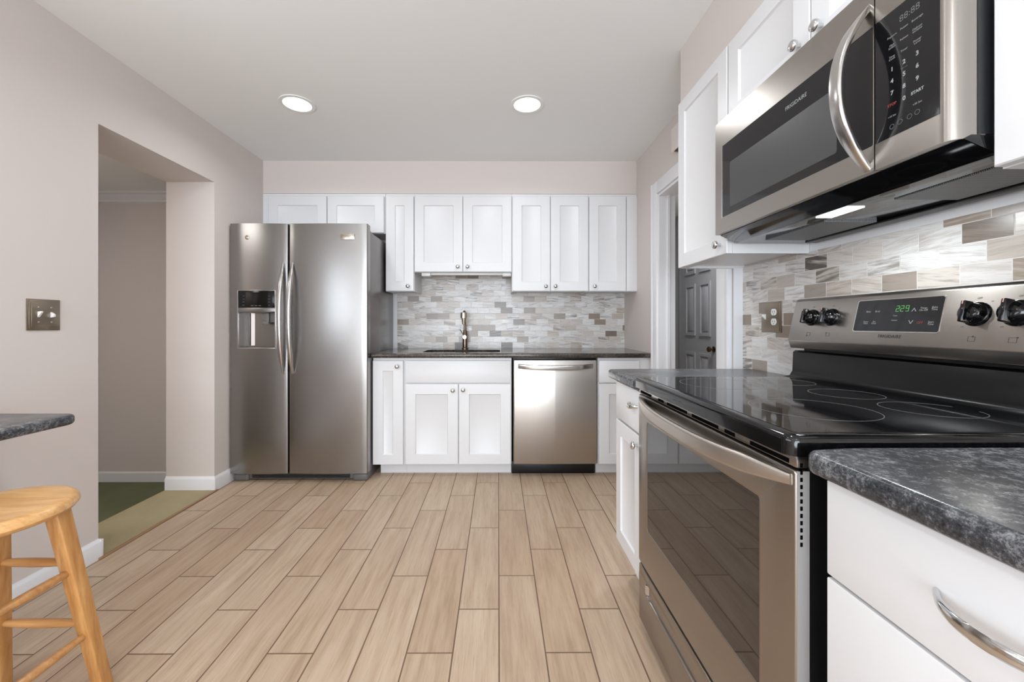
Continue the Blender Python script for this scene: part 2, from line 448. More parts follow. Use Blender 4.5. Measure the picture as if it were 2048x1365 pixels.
# invented unseen windows for added daylight (behind the camera, beside the breakfast shelf)
def window(name, lo, hi, axis, rows=1, cols=2):
    """lo/hi opening corners; axis = thin axis"""
    f = MB(); g = MB(); t = .045
    (x0, y0, z0), (x1, y1, z1) = lo, hi
    def bx(a0, a1, c0, c1, mb, d=0.0):
        if axis == 0: mb.box(x0 + d, x1 - d, a0, a1, c0, c1)
        else: mb.box(a0, a1, y0 + d, y1 - d, c0, c1)
    a0, a1 = (y0, y1) if axis == 0 else (x0, x1)
    bx(a0, a0 + t, z0, z1, f); bx(a1 - t, a1, z0, z1, f); bx(a0 + t, a1 - t, z0, z0 + t, f); bx(a0 + t, a1 - t, z1 - t, z1, f)
    for i in range(1, cols):
        c = a0 + (a1 - a0) * i / cols; bx(c - .015, c + .015, z0 + t, z1 - t, f)
    bx(a0 + t, a1 - t, z0 + t, z1 - t, g, .018)
    o = struct(name, f, M['trim']); struct('added_window_pane', g, M['pane'], o); return o
window('added_window_1', (XL - .10, -.95, .99), (XL - .06, 1.05, 1.85), 0, cols=2)
window('added_window_2', (-1.5, YR - .06, .7), (.9, YR - .02, 2.2), 1, cols=3)
# hall to the left, one step down
struct('floor_hall', MB().box(-3.3, XLi + .02, .4, 3.42, -.3, -.2), M['carpet'])
struct('floor_landing', MB().box(XLi, XL + .008, 1.873, 2.6365, -.3, .006), M['carpet_step'])
struct('trim_1', MB().box(XL + .006, XL + .026, 1.86, 2.64, 0, .007, .002), plain('transition_strip', (150, 116, 84), .5))
hw = MB(); hw.box(-3.38, XLi, 3.30, 3.42, -.3, 2.3)
struct('wall_hall_back', hw, M['wall'])
struct('wall_hall_left', MB().box(-3.38, -3.28, .4, 3.30, -.3, 2.3), M['wall'])
struct('wall_hall_front', MB().box(-3.38, XLi, .35, .45, -.3, 2.3), M['wall'])
struct('ceiling_hall', MB().box(-3.38, XLi, .35, 3.42, 2.165, 2.26), M['ceiling'])
cr = MB(); cr.prism([(3.30, 2.165), (3.225, 2.165), (3.225, 2.150), (3.245, 2.143), (3.262, 2.118), (3.280, 2.108), (3.284, 2.095), (3.30, 2.088)], 0, -3.28, XLi)
struct('trim_2', cr, M['trim'])
struct('baseboard_hall', MB().prism([(3.30, -.2), (3.286, -.2), (3.286, -.128), (3.294, -.118), (3.30, -.118)], 0, -3.28, XLi), M['trim'])
struct('baseboard_hall_left', MB().prism([(-3.28, -.2), (-3.266, -.2), (-3.266, -.128), (-3.28, -.118)], 1, .45, 3.286), M['trim'])
# kitchen baseboards
def bb(mb, pts, h=.092, t=.013):
    """pts: polyline (x,y) with the room on the right-hand side"""
    n = len(pts)
    P = [Vector(p) for p in pts]; nor = []
    for i in range(n - 1):
        d = (P[i + 1] - P[i]).normalized(); nor.append(Vector((d.y, -d.x)))
    def offs(i):
        if i == 0: return nor[0]
        if i == n - 1: return nor[-1]
        a, c = nor[i - 1], nor[i]; m_ = (a + c); m_ = m_ / (m_.length_squared / 2); return m_
    prof = [(0, 0), (t, 0), (t, h * .80), (t * .75, h * .88), (t * .35, h * .95), (t * .25, h), (0, h)]
    b = bmesh.new(); rings = []
    for i in range(n):
        o = offs(i); rings.append([b.verts.new((P[i].x + o.x * a, P[i].y + o.y * a, z)) for a, z in prof])
    m = len(prof)
    for r0, r1 in zip(rings, rings[1:]):
        for k in range(m): b.faces.new((r0[k], r0[(k + 1) % m], r1[(k + 1) % m], r1[k]))
    b.faces.new(rings[0]); b.faces.new(rings[-1][::-1]); bmesh.ops.recalc_face_normals(b, faces=b.faces)
    mb.add(b)
m = MB(); bb(m, [(XL, YR), (XL, 1.873)]); 
m.box(XL - .01, XL + .013, 1.873, 1.886, 0, .086, .002)
struct('baseboard_left', m, M['trim'])
m = MB(); bb(m, [(XLi, 2.6365), (XL, 2.6365), (XL, YB)]); struct('baseboard_left_far', m, M['trim'])
# doorway in the right wall: casing, jambs, passage with a six-panel door
cs = MB(); t0, t1 = XR - .016, XR
for y0, y1 in ((2.735, 2.828), (1.874, 1.985)): cs.box(t0, t1, y0, y1, 0, 2.072, .003); cs.box(t0 - .006, t0 + .002, (y1 - .022) if y0 > 2.5 else y0, y1 if y0 > 2.5 else y0 + .022, 0, 2.072, .003)
cs.box(t0, t1, 1.985, 2.735, 1.985, 2.072, .003)
struct('trim_3', cs, M['trim'])
jb = MB(); jb.box(XR - .004, 1.205, 2.717, 2.736, 0, 1.985); jb.box(XR - .004, 1.205, 1.984, 2.003, 0, 1.985); jb.box(XR - .004, 1.205, 2.003, 2.717, 1.967, 1.986)
jb.box(1.15, 1.165, 2.705, 2.717, 0, 1.967); jb.box(1.15, 1.165, 2.003, 2.015, 0, 1.967)
struct('trim_4', jb, M['trim'])
struct('trim_5', MB().box(XR, XN - .001, JY - .006, JY + .002, .0, 1.36), M['trim'])
struct('floor_passage', MB().box(1.30, 2.2, .8, 5.6, -.06, 0), M['floor'])
struct('wall_passage_right', MB().box(2.15, 2.25, .8, 5.6, 0, ZC), M['shaded_wall'])
struct('wall_passage_back', MB().box(1.30, 2.15, 5.5, 5.6, 0, ZC), M['shaded_wall'])
struct('wall_passage_left', MB().box(1.20, 1.30, YB, 5.6, 0, ZC), M['shaded_wall'])
struct('wall_passage_front', MB().box(1.25, 2.25, .8, .9, 0, ZC), M['shaded_wall'])
struct('ceiling_passage', MB().box(1.25, 2.25, .8, 5.6, ZC, ZC + .1), M['ceiling'])
dr = MB(); dy0, dy1 = 3.87, 4.63; wx = 2.125
dr.box(wx, 2.149, dy0, dy1, .01, 2.0)
door = struct('door_1', dr, M['shaded_door'])
pn = MB()
for (pz0, pz1) in ((.24, .79), (.97, 1.53), (1.64, 1.86)):
    for (py0, py1) in ((dy0 + .115, dy0 + .335), (dy1 - .335, dy1 - .115)):
        pn.plate([(wx - .012, py0, pz0), (wx - .012, py1, pz0), (wx - .012, py1, pz1), (wx - .012, py0, pz1)],
                 [[(wx - .012, py0 + .03, pz0 + .03), (wx - .012, py1 - .03, pz0 + .03), (wx - .012, py1 - .03, pz1 - .03), (wx - .012, py0 + .03, pz1 - .03)]], None, (.014, 0, 0))
        pn.box(wx - .007, wx + .002, py0 + .05, py1 - .05, pz0 + .05, pz1 - .05, .004)
struct('door_panel', pn, M['shaded_door'], door)
struct('door_knob', MB().lathe([(.03, 0), (.03, .006), (.012, .012), (.012, .03), (.027, .042), (.028, .056), (.015, .066), (0, .067)], (wx, dy0 + .06, .845), (-1, 0, 0)), M['faucet'], door)
dc = MB()
for y0, y1 in ((dy1 + .005, dy1 + .085), (dy0 - .085, dy0 - .005)): dc.box(2.128, 2.15, y0, y1, 0, 2.085, .003)
dc.box(2.128, 2.15, dy0 - .085, dy1 + .085, 2.005, 2.085, .003)
struct('trim_6', dc, M['shaded_door'])
# stone mosaic backsplashes (fixed to the walls)
struct('wall_backsplash_back', MB().box(-.875, XR, 3.48, YB, .88, 1.53), M['tile_back'])
struct('wall_backsplash_right', MB().box(1.142, XN, -.3, JY - .006, .88, 1.357), M['tile_side'])
struct('trim_8', MB().box(1.1445, XN, .15, 1.464, 1.357, 1.42), M['trim'])
struct('trim_7', MB().box(-.95, -.875, 3.472, YB, .80, 1.40), M['trim'])

# ================================================================== CEILING LIGHTS
def can(x, y, label):
    o = thing('recessed_ceiling_light', label, 'ceiling light', (x, y, ZC - .004), 'recessed ceiling lights')
    n = 40
    ring = MB(); ring.plate([(x + .098 * math.cos(2 * PI * i / n), y + .098 * math.sin(2 * PI * i / n), ZC) for i in range(n)],
                            [[(x + .078 * math.cos(2 * PI * i / n), y + .078 * math.sin(2 * PI * i / n), ZC) for i in range(n)]], None, (0, 0, -.005))
    ring.build('trim_ring', M['white_plastic'], o)
    MB().cyl((x, y, ZC + .0005), (x, y, ZC - .003), .078, seg=40).build('diffuser', M['lamp'], o)
    return o
can(*CANS[0], 'round white recessed downlight in the ceiling, the left one in front of the fridge')
can(*CANS[1], 'round white recessed downlight in the ceiling, the right one in front of the sink')
for k, (x, y) in enumerate(CANS):
    area('downlight_beam', (x, y, ZC - .012), (0, 0, 0), .15, .15, 4.3, WARM, 'DISK').data.spread = 2.75

# ================================================================== BACK RUN, UPPER CABINETS
DF = 3.16     # door fronts
def cabinet(name, label, face, u0, u1, z0, z1, w0, w1, loc_w=None, bottom=True, group=None, cat='cabinet', frame_top=None):
    """carcass with face frame; w0 = frame front, w1 = wall"""
    o = thing(name, label, cat, fr(face, (u0 + u1) / 2, (w0 + w1) / 2, z0), group)
    m = MB(); lip = .012
    fbox(m, face, u0, u1, w0 + .001, w0 + .02, z0, z1)
    fbox(m, face, u0, u0 + .012, w0 + .02, w1, z0, z1); fbox(m, face, u1 - .012, u1, w0 + .02, w1, z0, z1)
    fbox(m, face, u0 + .012, u1 - .012, w0 + .02, w1, z0 + lip, z0 + lip + .012)
    fbox(m, face, u0 + .012, u1 - .012, w0 + .02, w1, z1 - .012, z1)
    m.build('body', M['cab'], o)
    return o
def door(o, face, u0, u1, z0, z1, wf, kn=None, st=.072):
    d = shaker(face, u0, u1, z0, z1, wf, st=st).build('door', M['cab'], o)
    if kn: knob(face, kn[0], kn[1], wf, d)
    return d
T = 2.104
o = cabinet('wall_cabinet', 'white two-door wall cabinet above the refrigerator', 'back', XL, -.894, 1.812, 2.128, SF, YB)
door(o, 'back', -1.811, -1.3535, 1.814, T, DF); door(o, 'back', -1.3475, -.902, 1.814, T, DF)
o = cabinet('wall_cabinet', 'narrow white single-door wall cabinet between refrigerator and sink cabinets', 'back', -.892, -.664, 1.353, 2.128, SF, YB)
door(o, 'back', -.887, -.667, 1.355, T, DF, (-.710, 1.392))
o = cabinet('wall_cabinet', 'short white two-door wall cabinet above the sink', 'back', -.663, .108, 1.505, 2.128, SF, YB)
door(o, 'back', -.660, -.2805, 1.507, T, DF, (-.318, 1.546)); door(o, 'back', -.2765, .105, 1.507, T, DF, (-.241, 1.546))
o = cabinet('wall_cabinet', 'tall white two-door wall cabinet above the dishwasher', 'back', .109, .716, 1.353, 2.128, SF, YB)
door(o, 'back', .1135, .411, 1.355, T, DF, (.376, 1.392)); door(o, 'back', .4155, .7125, 1.355, T, DF, (.452, 1.392))
o = cabinet('wall_cabinet', 'white single-door wall cabinet beside the doorway wall, rightmost on the back wall', 'back', .717, XR, 1.353, 2.128, SF, YB)
door(o, 'back', .721, 1.013, 1.355, T, DF, (.762, 1.392))
m = MB(); fbox(m, 'back', 1.018, XR, DF + .004, SF, 1.355, T, .001); m.build('filler_strip', M['cab'], o)
# light bar under the sink cabinet
o = thing('under_cabinet_light', 'slim white light bar under the short cabinet above the sink', 'light', (-.25, 3.26, 1.50))
MB().box(-.60, .09, 3.235, 3.275, 1.490, 1.5165, .004).build('housing', M['white_plastic'], o)
for a in (-.615, .035): MB().box(a, a + .07, 3.215, 3.285, 1.480, 1.5168, .003).build('end_clip', M['white_plastic'], o)

# ================================================================== BACK RUN, BASE CABINETS
BF = 2.86; BW = 2.88
def base_cab(label, u0, u1, z1=.852):
    o = thing('base_cabinet', label, 'cabinet', ((u0 + u1) / 2, 3.15, 0))
    m = MB(); m.box(u0, u1, BW + .001, BW + .02, .086, z1); m.box(u0, u0 + .014, BW + .02, YB - .012, .086, z1); m.box(u1 - .014, u1, BW + .02, YB - .012, .086, z1); m.box(u0 + .014, u1 - .014, BW + .02, YB - .012, .086, .100); m.build('body', M['cab'], o)
    MB().box(u0 + (.035 if u0 < -.8 else 0), u1, 2.945, 3.4, 0, .086).build('toe_kick', M['cab'], o)
    return o
o = base_cab('narrow white base cabinet with one tall door next to the refrigerator', -.898, -.672)
door(o, 'back', -.896, -.679, .088, .831, BF, (-.719, .790))
o = base_cab('white sink base cabinet with two doors below the sink', -.671, .096)
d = slab_front('back', -.663, .090, .673, .831, BF).build('false_drawer_front', M['cab'], o)
door(o, 'back', -.663, -.287, .089, .664, BF, (-.323, .620)); door(o, 'back', -.2805, .090, .089, .664, BF, (-.25, .623))
o = base_cab('white base cabinet right of the dishwasher, partly behind the range counter', .717, XR - .001)
slab_front('back', .722, 1.011, .674, .831, BF).build('drawer', M['cab'], o)
door(o, 'back', .722, 1.011, .089, .664, BF)

# dishwasher
o = thing('dishwasher', 'stainless steel dishwasher under the counter between white base cabinets', 'dishwasher', (.407, 3.15, 0))
MB().box(.108, .708, 2.905, 3.45, .088, .848).build('body', M['black'], o)
MB().box(.112, .704, 2.885, 2.905, .838, .850, .002).build('control_strip', M['black'], o)
m = MB(); m.prism([(.109, 2.905), (.109, 2.862), (.115, 2.857), (.407, 2.852), (.701, 2.857), (.707, 2.862), (.707, 2.905)], 2, .093, .834, .002)
d = m.build('door', M['steel_z'], o)
n = 20; path = [(.145 + .53 * i / n, 2.857 - .042 * (1 - abs(2 * i / n - 1) ** 4), .792 - .008 * math.sin(PI * i / n)) for i in range(n + 1)]
m = MB(); m.sweep(path, [(a * 1.0, c) for a, c in rrect(-.006, .006, -.017, .017, .005, 3)]); m.build('handle', M['handle'], d, smooth=50)
MB().box(.100, .704, 2.925, 3.4, 0, .090, .002).build('kick_plate', M['black'], o)

# counter with sink cut-out
CT, CB_ = .885, .853
oy0, oy1 = 2.83, 3.478
outer = [(-.898, oy0 + .0), (XR, oy0), (XR, oy1), (-.898, oy1)]
hole = rrect(-.565, .015, 2.945, 3.255, .05)
m = MB(); m.plate([(x, y, CT) for x, y in outer], [[(x, y, CT) for x, y in hole]], None, (0, 0, CB_ - CT))
bm = m.bm
ed = [e for e in bm.edges if abs(e.verts[0].co.y - oy0) < 1e-5 and abs(e.verts[1].co.y - oy0) < 1e-5 and abs(e.verts[0].co.z - e.verts[1].co.z) < 1e-5]
bmesh.ops.bevel(bm, geom=ed, offset=.009, segments=4, profile=.5, affect='EDGES')
tag(m.build('countertop', M['granite_reflect_tint'], None, smooth=40), 'dark polished stone countertop along the back wall with sink cut-out', 'countertop')
# sink
m = MB(); n = len(hole); b = bmesh.new(); rings = []
for (s_, z) in ((1.03, CB_ - .001), (1.0, CB_ - .001), (.985, .72), (.93, .69), (.3, .685)):
    cx, cy = -.275, 3.10
    rings.append([b.verts.new((cx + (x - cx) * s_, cy + (y - cy) * s_, z)) for x, y in hole])
for a, c in zip(rings, rings[1:]):
    for i in range(n): b.faces.new((a[i], a[(i + 1) % n], c[(i + 1) % n], c[i]))
b.faces.new(rings[-1]); m.add(b)
so = m.build('sink', M['steel'], None); md = so.modifiers.new('thickness', 'SOLIDIFY'); md.thickness = .0015; md.offset = 1
tag(so, 'undermount steel sink basin set in the back countertop', 'sink')
# faucet
fo = thing('kitchen_faucet', 'brushed bronze single-lever kitchen faucet behind the sink', 'faucet', (-.28, 3.38, CT))
MB().lathe([(.027, 0), (.027, .006), (.021, .012), (.021, .10), (.017, .13), (.013, .16)], (-.28, 3.38, CT), (0, 0, 1)).build('body', M['faucet'], fo)
pth = [(-.28, 3.38, 1.02), (-.28, 3.38, 1.08), (-.28, 3.378, 1.13)]
for i in range(9):
    a = PI * i / 8 * .98; pth.append((-.28, 3.32 + .058 * math.cos(a), 1.145 + .052 * math.sin(a)))
MB().tube(pth, .0115, 12, up=(1, 0, 0)).build('neck', M['faucet'], fo, smooth=60)
MB().lathe([(.013, 0), (.0265, -.002), (.0275, -.006), (.0275, -.048), (.020, -.05), (.012, -.10), (.0, -.101)], (-.28, 3.262, 1.19), (0, 0, 1)).build('spray_head', M['champagne'], fo)
m = MB(); m.cyl((-.28, 3.355, .985), (-.28, 3.335, .985), .016); m.tube([(-.283, 3.34, .99), (-.30, 3.335, 1.02), (-.318, 3.33, 1.05)], .004, 8, up=(0, 1, 0))
m.build('lever', M['champagne'], fo)

# ================================================================== REFRIGERATOR
FY = 2.76; fx0, fx1, fs = -1.853, -.903, -1.4485
fg = thing('refrigerator', 'stainless steel side-by-side refrigerator with ice and water dispenser', 'refrigerator', (-1.378, 3.1, 0))
MB().box(fx0 + .012, fx1 - .004, 2.832, 3.46, .045, 1.748, .006).build('body', M['fridge_side'], fg)
def fdoor(x0, x1, holes, nm='door', lab=None):
    """slightly crowned door; front face with optional recess opening"""
    b = MB(); zb, zt = .060, 1.787; nn = 12
    yf = lambda x: FY + .010 * ((x - (x0 + x1) / 2) / ((x1 - x0) / 2)) ** 2 + (.004 if False else 0)
    bm = bmesh.new()
    xs = [x0 + (x1 - x0) * i / nn for i in range(nn + 1)]
    zs = [zb, zt]
    if holes:
        hx0, hx1, hz0, hz1 = holes
        xs = sorted(set([x for x in xs if abs(x - hx0) > .012 and abs(x - hx1) > .012] + [hx0, hx1])); zs = [zb, hz0, hz1, zt]
    g = [[bm.verts.new((x, yf(x), z)) for x in xs] for z in zs]
    for j in range(len(zs) - 1):
        for i in range(len(xs) - 1):
            xm = (xs[i] + xs[i + 1]) / 2; zm = (zs[j] + zs[j + 1]) / 2
            if holes and hx0 < xm < hx1 and hz0 < zm < hz1: continue
            bm.faces.new((g[j][i], g[j][i + 1], g[j + 1][i + 1], g[j + 1][i]))
    # sides, top, bottom, back
    bk = 2.828
    bb_ = [[bm.verts.new((x, bk, z)) for x in xs] for z in (zb, zt)]
    for i in range(len(xs) - 1):
        bm.faces.new((g[0][i], bb_[0][i], bb_[0][i + 1], g[0][i + 1])); bm.faces.new((g[-1][i], g[-1][i + 1], bb_[1][i + 1], bb_[1][i]))
    L_ = [g[j][0] for j in range(len(zs))]; R_ = [g[j][-1] for j in range(len(zs))]
    bm.faces.new(L_ + [bb_[1][0], bb_[0][0]]); bm.faces.new(R_[::-1] + [bb_[0][-1], bb_[1][-1]])
    bm.faces.new(bb_[0] + bb_[1][::-1])
    bmesh.ops.recalc_face_normals(bm, faces=bm.faces)
    be = [e for e in bm.edges if abs(e.verts[0].co.x - e.verts[1].co.x) < 1e-6 and (abs(e.verts[0].co.x - x0) < 1e-6 or abs(e.verts[0].co.x - x1) < 1e-6) and e.verts[0].co.y < bk - .01 and e.verts[1].co.y < bk - .01]
    bmesh.ops.bevel(bm, geom=be, offset=.008, segments=4, profile=.5, affect='EDGES')
    b.add(bm)
    return b.build(nm, M['steel'], fg, smooth=40, label=lab)
hx0, hx1, hz0, hz1 = -1.789, -1.535, .932, 1.322
dl = fdoor(fx0, fs - .004, (hx0, hx1, hz0, hz1), lab='narrow left freezer door with dispenser')
drr = fdoor(fs + .004, fx1, None, lab='wide right door')
def fhandle(x, par):
    n = 26; path = [(x, FY + .004 - .058 * (1 - abs(2 * i / n - 1) ** 2.4), .752 + .762 * i / n) for i in range(n + 1)]
    def pr(t):
        wv = .006 + .010 * min(1, 6 * t, 6 * (1 - t)); return [(wv * math.cos(k * PI / 6), .011 * math.sin(k * PI / 6)) for k in range(12)]
    MB().sweep(path, pr, up=(0, -1, 0)).build('handle', M['handle'], par, smooth=60)
fhandle(fs - .032, dl); fhandle(fs + .032, drr)
MB().box(-1.086, -.990, FY - .004, FY + .006, 1.676, 1.712, .002).build('badge', M['champagne'], drr)
m = MB(); m.lathe([(.014, 0), (.0145, .003), (.011, .006), (0, .0065)], (-1.729, FY + .003, 1.690), (0, -1, 0)); m.build('badge', M['champagne'], dl, smooth=50)
# dispenser
dp = MB(); dd = .085
dp.box(hx0, hx1, FY + dd, FY + dd + .006, hz0, 1.178); dp.box(hx0 - .004, hx0, FY + .005, FY + dd, hz0, 1.178); dp.box(hx1, hx1 + .004, FY + .005, FY + dd, hz0, 1.178)
dp.box(hx0, hx1, FY + .006, FY + dd, hz0 - .004, hz0 + .004)
ds = dp.build('dispenser_recess', plain('dispenser_steel', (128, 124, 120), .22, .9), dl)
MB().prism([(hx0 + .02, FY + dd), (hx0 + .055, FY + .055), (hx0 + .10, FY + dd)], 2, hz0 + .01, 1.17).build('back_splash_fin', M['handle'], ds)
MB().box(hx0 + .002, hx1 - .002, FY - .001, FY + .02, 1.205, hz1 - .003, .002).build('display_panel', M['black_gloss'], dl)
MB().prism([(hx0, 1.205), (hx1, 1.205), (hx1, 1.176), ((hx0 + hx1) / 2, 1.170), (hx0, 1.176)], 1, FY - .003, FY + .03, .001).build('trim_bar', M['steel'], dl)
m = MB(); m.box(hx1 - .105, hx1 - .055, FY + .02, FY + .06, 1.10, 1.172, .006); m.box(hx1 - .095, hx1 - .01, FY + .04, FY + .08, 1.105, 1.172, .004)
m.box(hx1 - .10, hx1 - .06, FY + .018, FY + .03, 1.088, 1.11, .004)
m.build('nozzle', M['dark_grey'], ds)
b_ = MB()
for lp in (((hx0 - .004, hx0 + .001), (hz0 - .006, hz1 + .003)), ((hx1 - .001, hx1 + .004), (hz0 - .006, hz1 + .003))): b_.box(lp[0][0], lp[0][1], FY - .003, FY + .008, lp[1][0], lp[1][1], .001)
b_.box(hx0 - .004, hx1 + .004, FY - .003, FY + .008, hz0 - .008, hz0 - .002, .001); b_.box(hx0 - .004, hx1 + .004, FY - .003, FY + .008, hz1, hz1 + .004, .001)
b_.build('bezel', M['handle'], dl)
m = MB()
for k in range(4):
    for xx, wd in ((hx0 + .038, .014), (hx1 - .040, .010)):
        m.box(xx - wd / 2, xx + wd / 2, FY - .0016, FY - .0008, 1.222 + k * .021, 1.2245 + k * .021)
for k in range(3): m.box(hx0 + .088 + .026 * k, hx0 + .106 + .026 * k, FY - .0016, FY - .0008, 1.218, 1.2225)
m.build('display_markings', M['print_dim'], dl, smooth=0)
# base grille and feet
g = MB(); g.box(fx0 + .05, fx1 - .05, 2.80, 2.84, .014, .055)
gr = g.build('base_grille', M['dark_grey'], fg)
for k in range(3): MB().box(fx0 + .14, fx1 - .13, 2.792, 2.801, .022 + k * .011, .028 + k * .011).build('grille_slot', M['black'], gr)
for x in (fx0 + .065, fx1 - .06):
    m = MB(); m.box(x - .05, x + .055, 2.785, 2.90, .0, .056, .018, 4); m.build('foot', M['dark_grey'], fg, smooth=60)
MB().box(fx1 - .05, fx1 - .003, 2.84, 3.40, .002, .05).build('side_rail', M['dark_grey'], fg)
for x in (fx0 + .03, fx1 - .085): MB().box(x, x + .06, 2.80, 2.93, 1.747, 1.772, .005).build('hinge_cover', M['dark_grey'], fg)

# ================================================================== SIDE RUN: BASE CABINETS AND COUNTERS
SFc = .515
def sbase(label, y0, y1):
    o = thing('base_cabinet', label, 'cabinet', (.84, (y0 + y1) / 2, 0))
    MB().box(SFc + .0205, 1.141, y0, y1, .14, .852).build('body', M['cab'], o)
    MB().box(.60, 1.12, y0, y1, 0, .14).build('toe_kick', M['cab'], o)
    return o
o = sbase('white base cabinet with drawer and door at the far side of the range', 1.444, 1.750)
d = slab_front('side', 1.448, 1.744, .690, .845, SFc).build('drawer', M['cab'], o); pull('side', 1.515, .785, SFc, .085, d, .022)
door(o, 'side', 1.448, 1.744, .160, .680, SFc, (1.470, .645), st=.06)
o = sbase('white drawer base cabinet in the right foreground below dark counter', .17, .628)
d = slab_front('side', .172, .625, .700, .847, SFc).build('drawer', M['cab'], o); pull('side', .400, .777, SFc, .135, d, .03)
d = slab_front('side', .172, .625, .425, .695, SFc).build('drawer', M['cab'], o); pull('side', .400, .58, SFc, .135, d, .03)
d = slab_front('side', .172, .625, .150, .420, SFc).build('drawer', M['cab'], o); pull('side', .400, .30, SFc, .135, d, .03)
def scounter(y0, y1, label, corner_r=.02):
    m = MB(); pts = rrect(.492, 1.141, y0, y1, .004, 2)
    # rounded outer corners at the front only
    x0, x1 = .492, 1.141; r = corner_r; pts = [(x1, y0), (x1, y1)]
    for cx, cy, a in ((x0 + r, y1 - r, 90), (x0 + r, y0 + r, 180)):
        for i in range(7):
            t = math.radians(a + 90 * i / 6); pts.append((cx + r * math.cos(t), cy + r * math.sin(t)))
    m.prism(pts, 2, .853, .890)
    bm = m.bm
    ed = [e for e in bm.edges if abs(e.verts[0].co.z - e.verts[1].co.z) < 1e-6 and min(e.verts[0].co.x, e.verts[1].co.x) < x0 + r * 1.01 and max(e.verts[0].co.x, e.verts[1].co.x) < x0 + r * 1.01]
    bmesh.ops.bevel(bm, geom=ed, offset=.011, segments=5, profile=.5, affect='EDGES')
    return tag(m.build('countertop', M['granite'], None, smooth=40), label, 'countertop')
scounter(1.440, 1.80, 'dark speckled countertop between the range and the doorway')
scounter(.15, .645, 'dark speckled countertop in the right foreground with rounded corner')

# ================================================================== RANGE
ry0, ry1 = .674, 1.430
rg = thing('electric_range', 'freestanding stainless and black electric range with glass cooktop', 'range', (.8, 1.05, 0))
MB().box(.527, 1.125, ry0 + .004, ry1 - .004, .055, .866).build('body', M['black'], rg)
for x in (.57, 1.08):
    for y in (ry0 + .05, ry1 - .05): MB().cyl((x, y, 0), (x, y, .056), .018).build('leveling_foot', M['black'], rg)
# cooktop
m = MB(); pts = rrect(.488, 1.066, ry0 - .008, ry1 + .006, .022, 5); m.prism(pts, 2, .868, .9035)
bmesh.ops.bevel(m.bm, geom=[e for e in m.bm.edges if e.verts[0].co.z > .9 and e.verts[1].co.z > .9], offset=.012, segments=5, profile=.5, affect='EDGES')
ck = m.build('cooktop', M['black_gloss'], rg, smooth=50)
m = MB(); pts = rrect(.512, 1.045, ry0 + .014, ry1 - .014, .012, 4); m.prism(pts, 2, .9030, .9042); m.build('glass_surface', M['black_glass'], ck)
ringm = plain('burner_ring_print', (120, 122, 122), .3)
def ring(cx, cy, r, wd=.0012):
    n = 72; z = .90425
    MB().plate([(cx + r * math.cos(2 * PI * i / n), cy + r * math.sin(2 * PI * i / n), z) for i in range(n)],
               [[(cx + (r - wd) * math.cos(2 * PI * i / n), cy + (r - wd) * math.sin(2 * PI * i / n), z) for i in range(n)]], None, (0, 0, .0002)).build('burner_ring', ringm, ck, smooth=0)
ring(.700, 1.255, .118); ring(.930, 1.290, .078); ring(.930, 1.068, .080); ring(.692, .882, .118); ring(.945, .872, .084)
# front: vent strip, door, drawer
m = MB()
m.box(.505, .527, ry0, ry1, .846, .868, .003)
vt = m.build('vent_trim', M['steel_y'], rg)
for a, c in ((1.414, 1.318), (1.259, 1.22), (1.193, 1.068), (1.04, .915), (.889, .851), (.799, .692)): MB().box(.5042, .508, c, a, .8495, .8575).build('vent_slot', M['slot'], vt, smooth=0)
wy0, wy1, wz0, wz1 = .770, 1.350, .392, .757
m = MB(); D0 = .503
def rr3(x, a, b, c, d, r, n=4): return [(x, p[0], p[1]) for p in rrect(a, b, c, d, r, n)]
m.plate(rr3(D0, ry0 + .001, ry1 - .001, .252, .842, .006), [rr3(D0, wy0, wy1, wz0, wz1, .006)], None, (.022, 0, 0))
bmesh.ops.bevel(m.bm, geom=[e for e in m.bm.edges if abs(e.verts[0].co.x - D0) < 1e-6 and abs(e.verts[1].co.x - D0) < 1e-6 and len(e.link_faces) == 2 and e.calc_face_angle(0) > .5], offset=.003, segments=3, profile=.5, affect='EDGES')
od = m.build('oven_door', M['steel_y'], rg, smooth=40)
MB().box(D0 + .0015, D0 + .010, wy0 - .002, wy1 + .002, wz0 - .002, wz1 + .002).build('window', M['window_glass'], od)
MB().box(.506, .5265, ry0 - .0002, ry0 + .002, .253, .841).build('edge_trim', M['edge_metal'], od, label='pale metal edge strip')
for k in range(12):
    z = .714 + k * .0122; MB().box(.5105, .5145, ry0 - .0008, ry0 + .003, z, z + .0070).build('side_vent_slot', M['slot'], od, smooth=0)
n = 30; path = []
for i in range(n + 1):
    t = i / n; path.append((D0 - .048 * (1 - abs(2 * t - 1) ** 3.0) + .004, ry0 + .012 + (ry1 - ry0 - .024) * t, .824 - .010 * math.sin(PI * t)))
def pr(t):
    e = .55 + .45 * min(1, 8 * t, 8 * (1 - t)); return [(a, c * e) for a, c in rrect(-.008, .008, -.019, .019, .007, 4)]
MB().sweep(path, pr).build('handle', M['satin'], od, smooth=50)
m = MB(); m.box(D0 + .001, .527, ry0 + .001, ry1 - .001, .045, .163, .003); m.box(D0 + .001, .527, ry0 + .001, ry1 - .001, .205, .240, .003)
m.box(D0 + .007, .527, ry0 + .001, ry1 - .001, .160, .208); m.box(D0 + .001, .527, ry1 - .07, ry1 - .001, .160, .208); m.box(D0 + .001, .527, ry0 + .001, ry0 + .07, .160, .208)
sd = m.build('storage_drawer', M['steel_y'], rg)
MB().prism([(D0 - .001, ry1 - .066), (D0 - .001, ry1 - .075), (D0 + .012, ry1 - .085), (D0 + .012, ry1 - .066)], 2, .172, .203).build('grip_end', M['chrome'], sd)
MB().box(D0 + .006, .527, ry0 + .004, ry1 - .004, .2405, .2515).build('gap_strip', M['black'], rg)  # black strip filling the gap between oven door and drawer
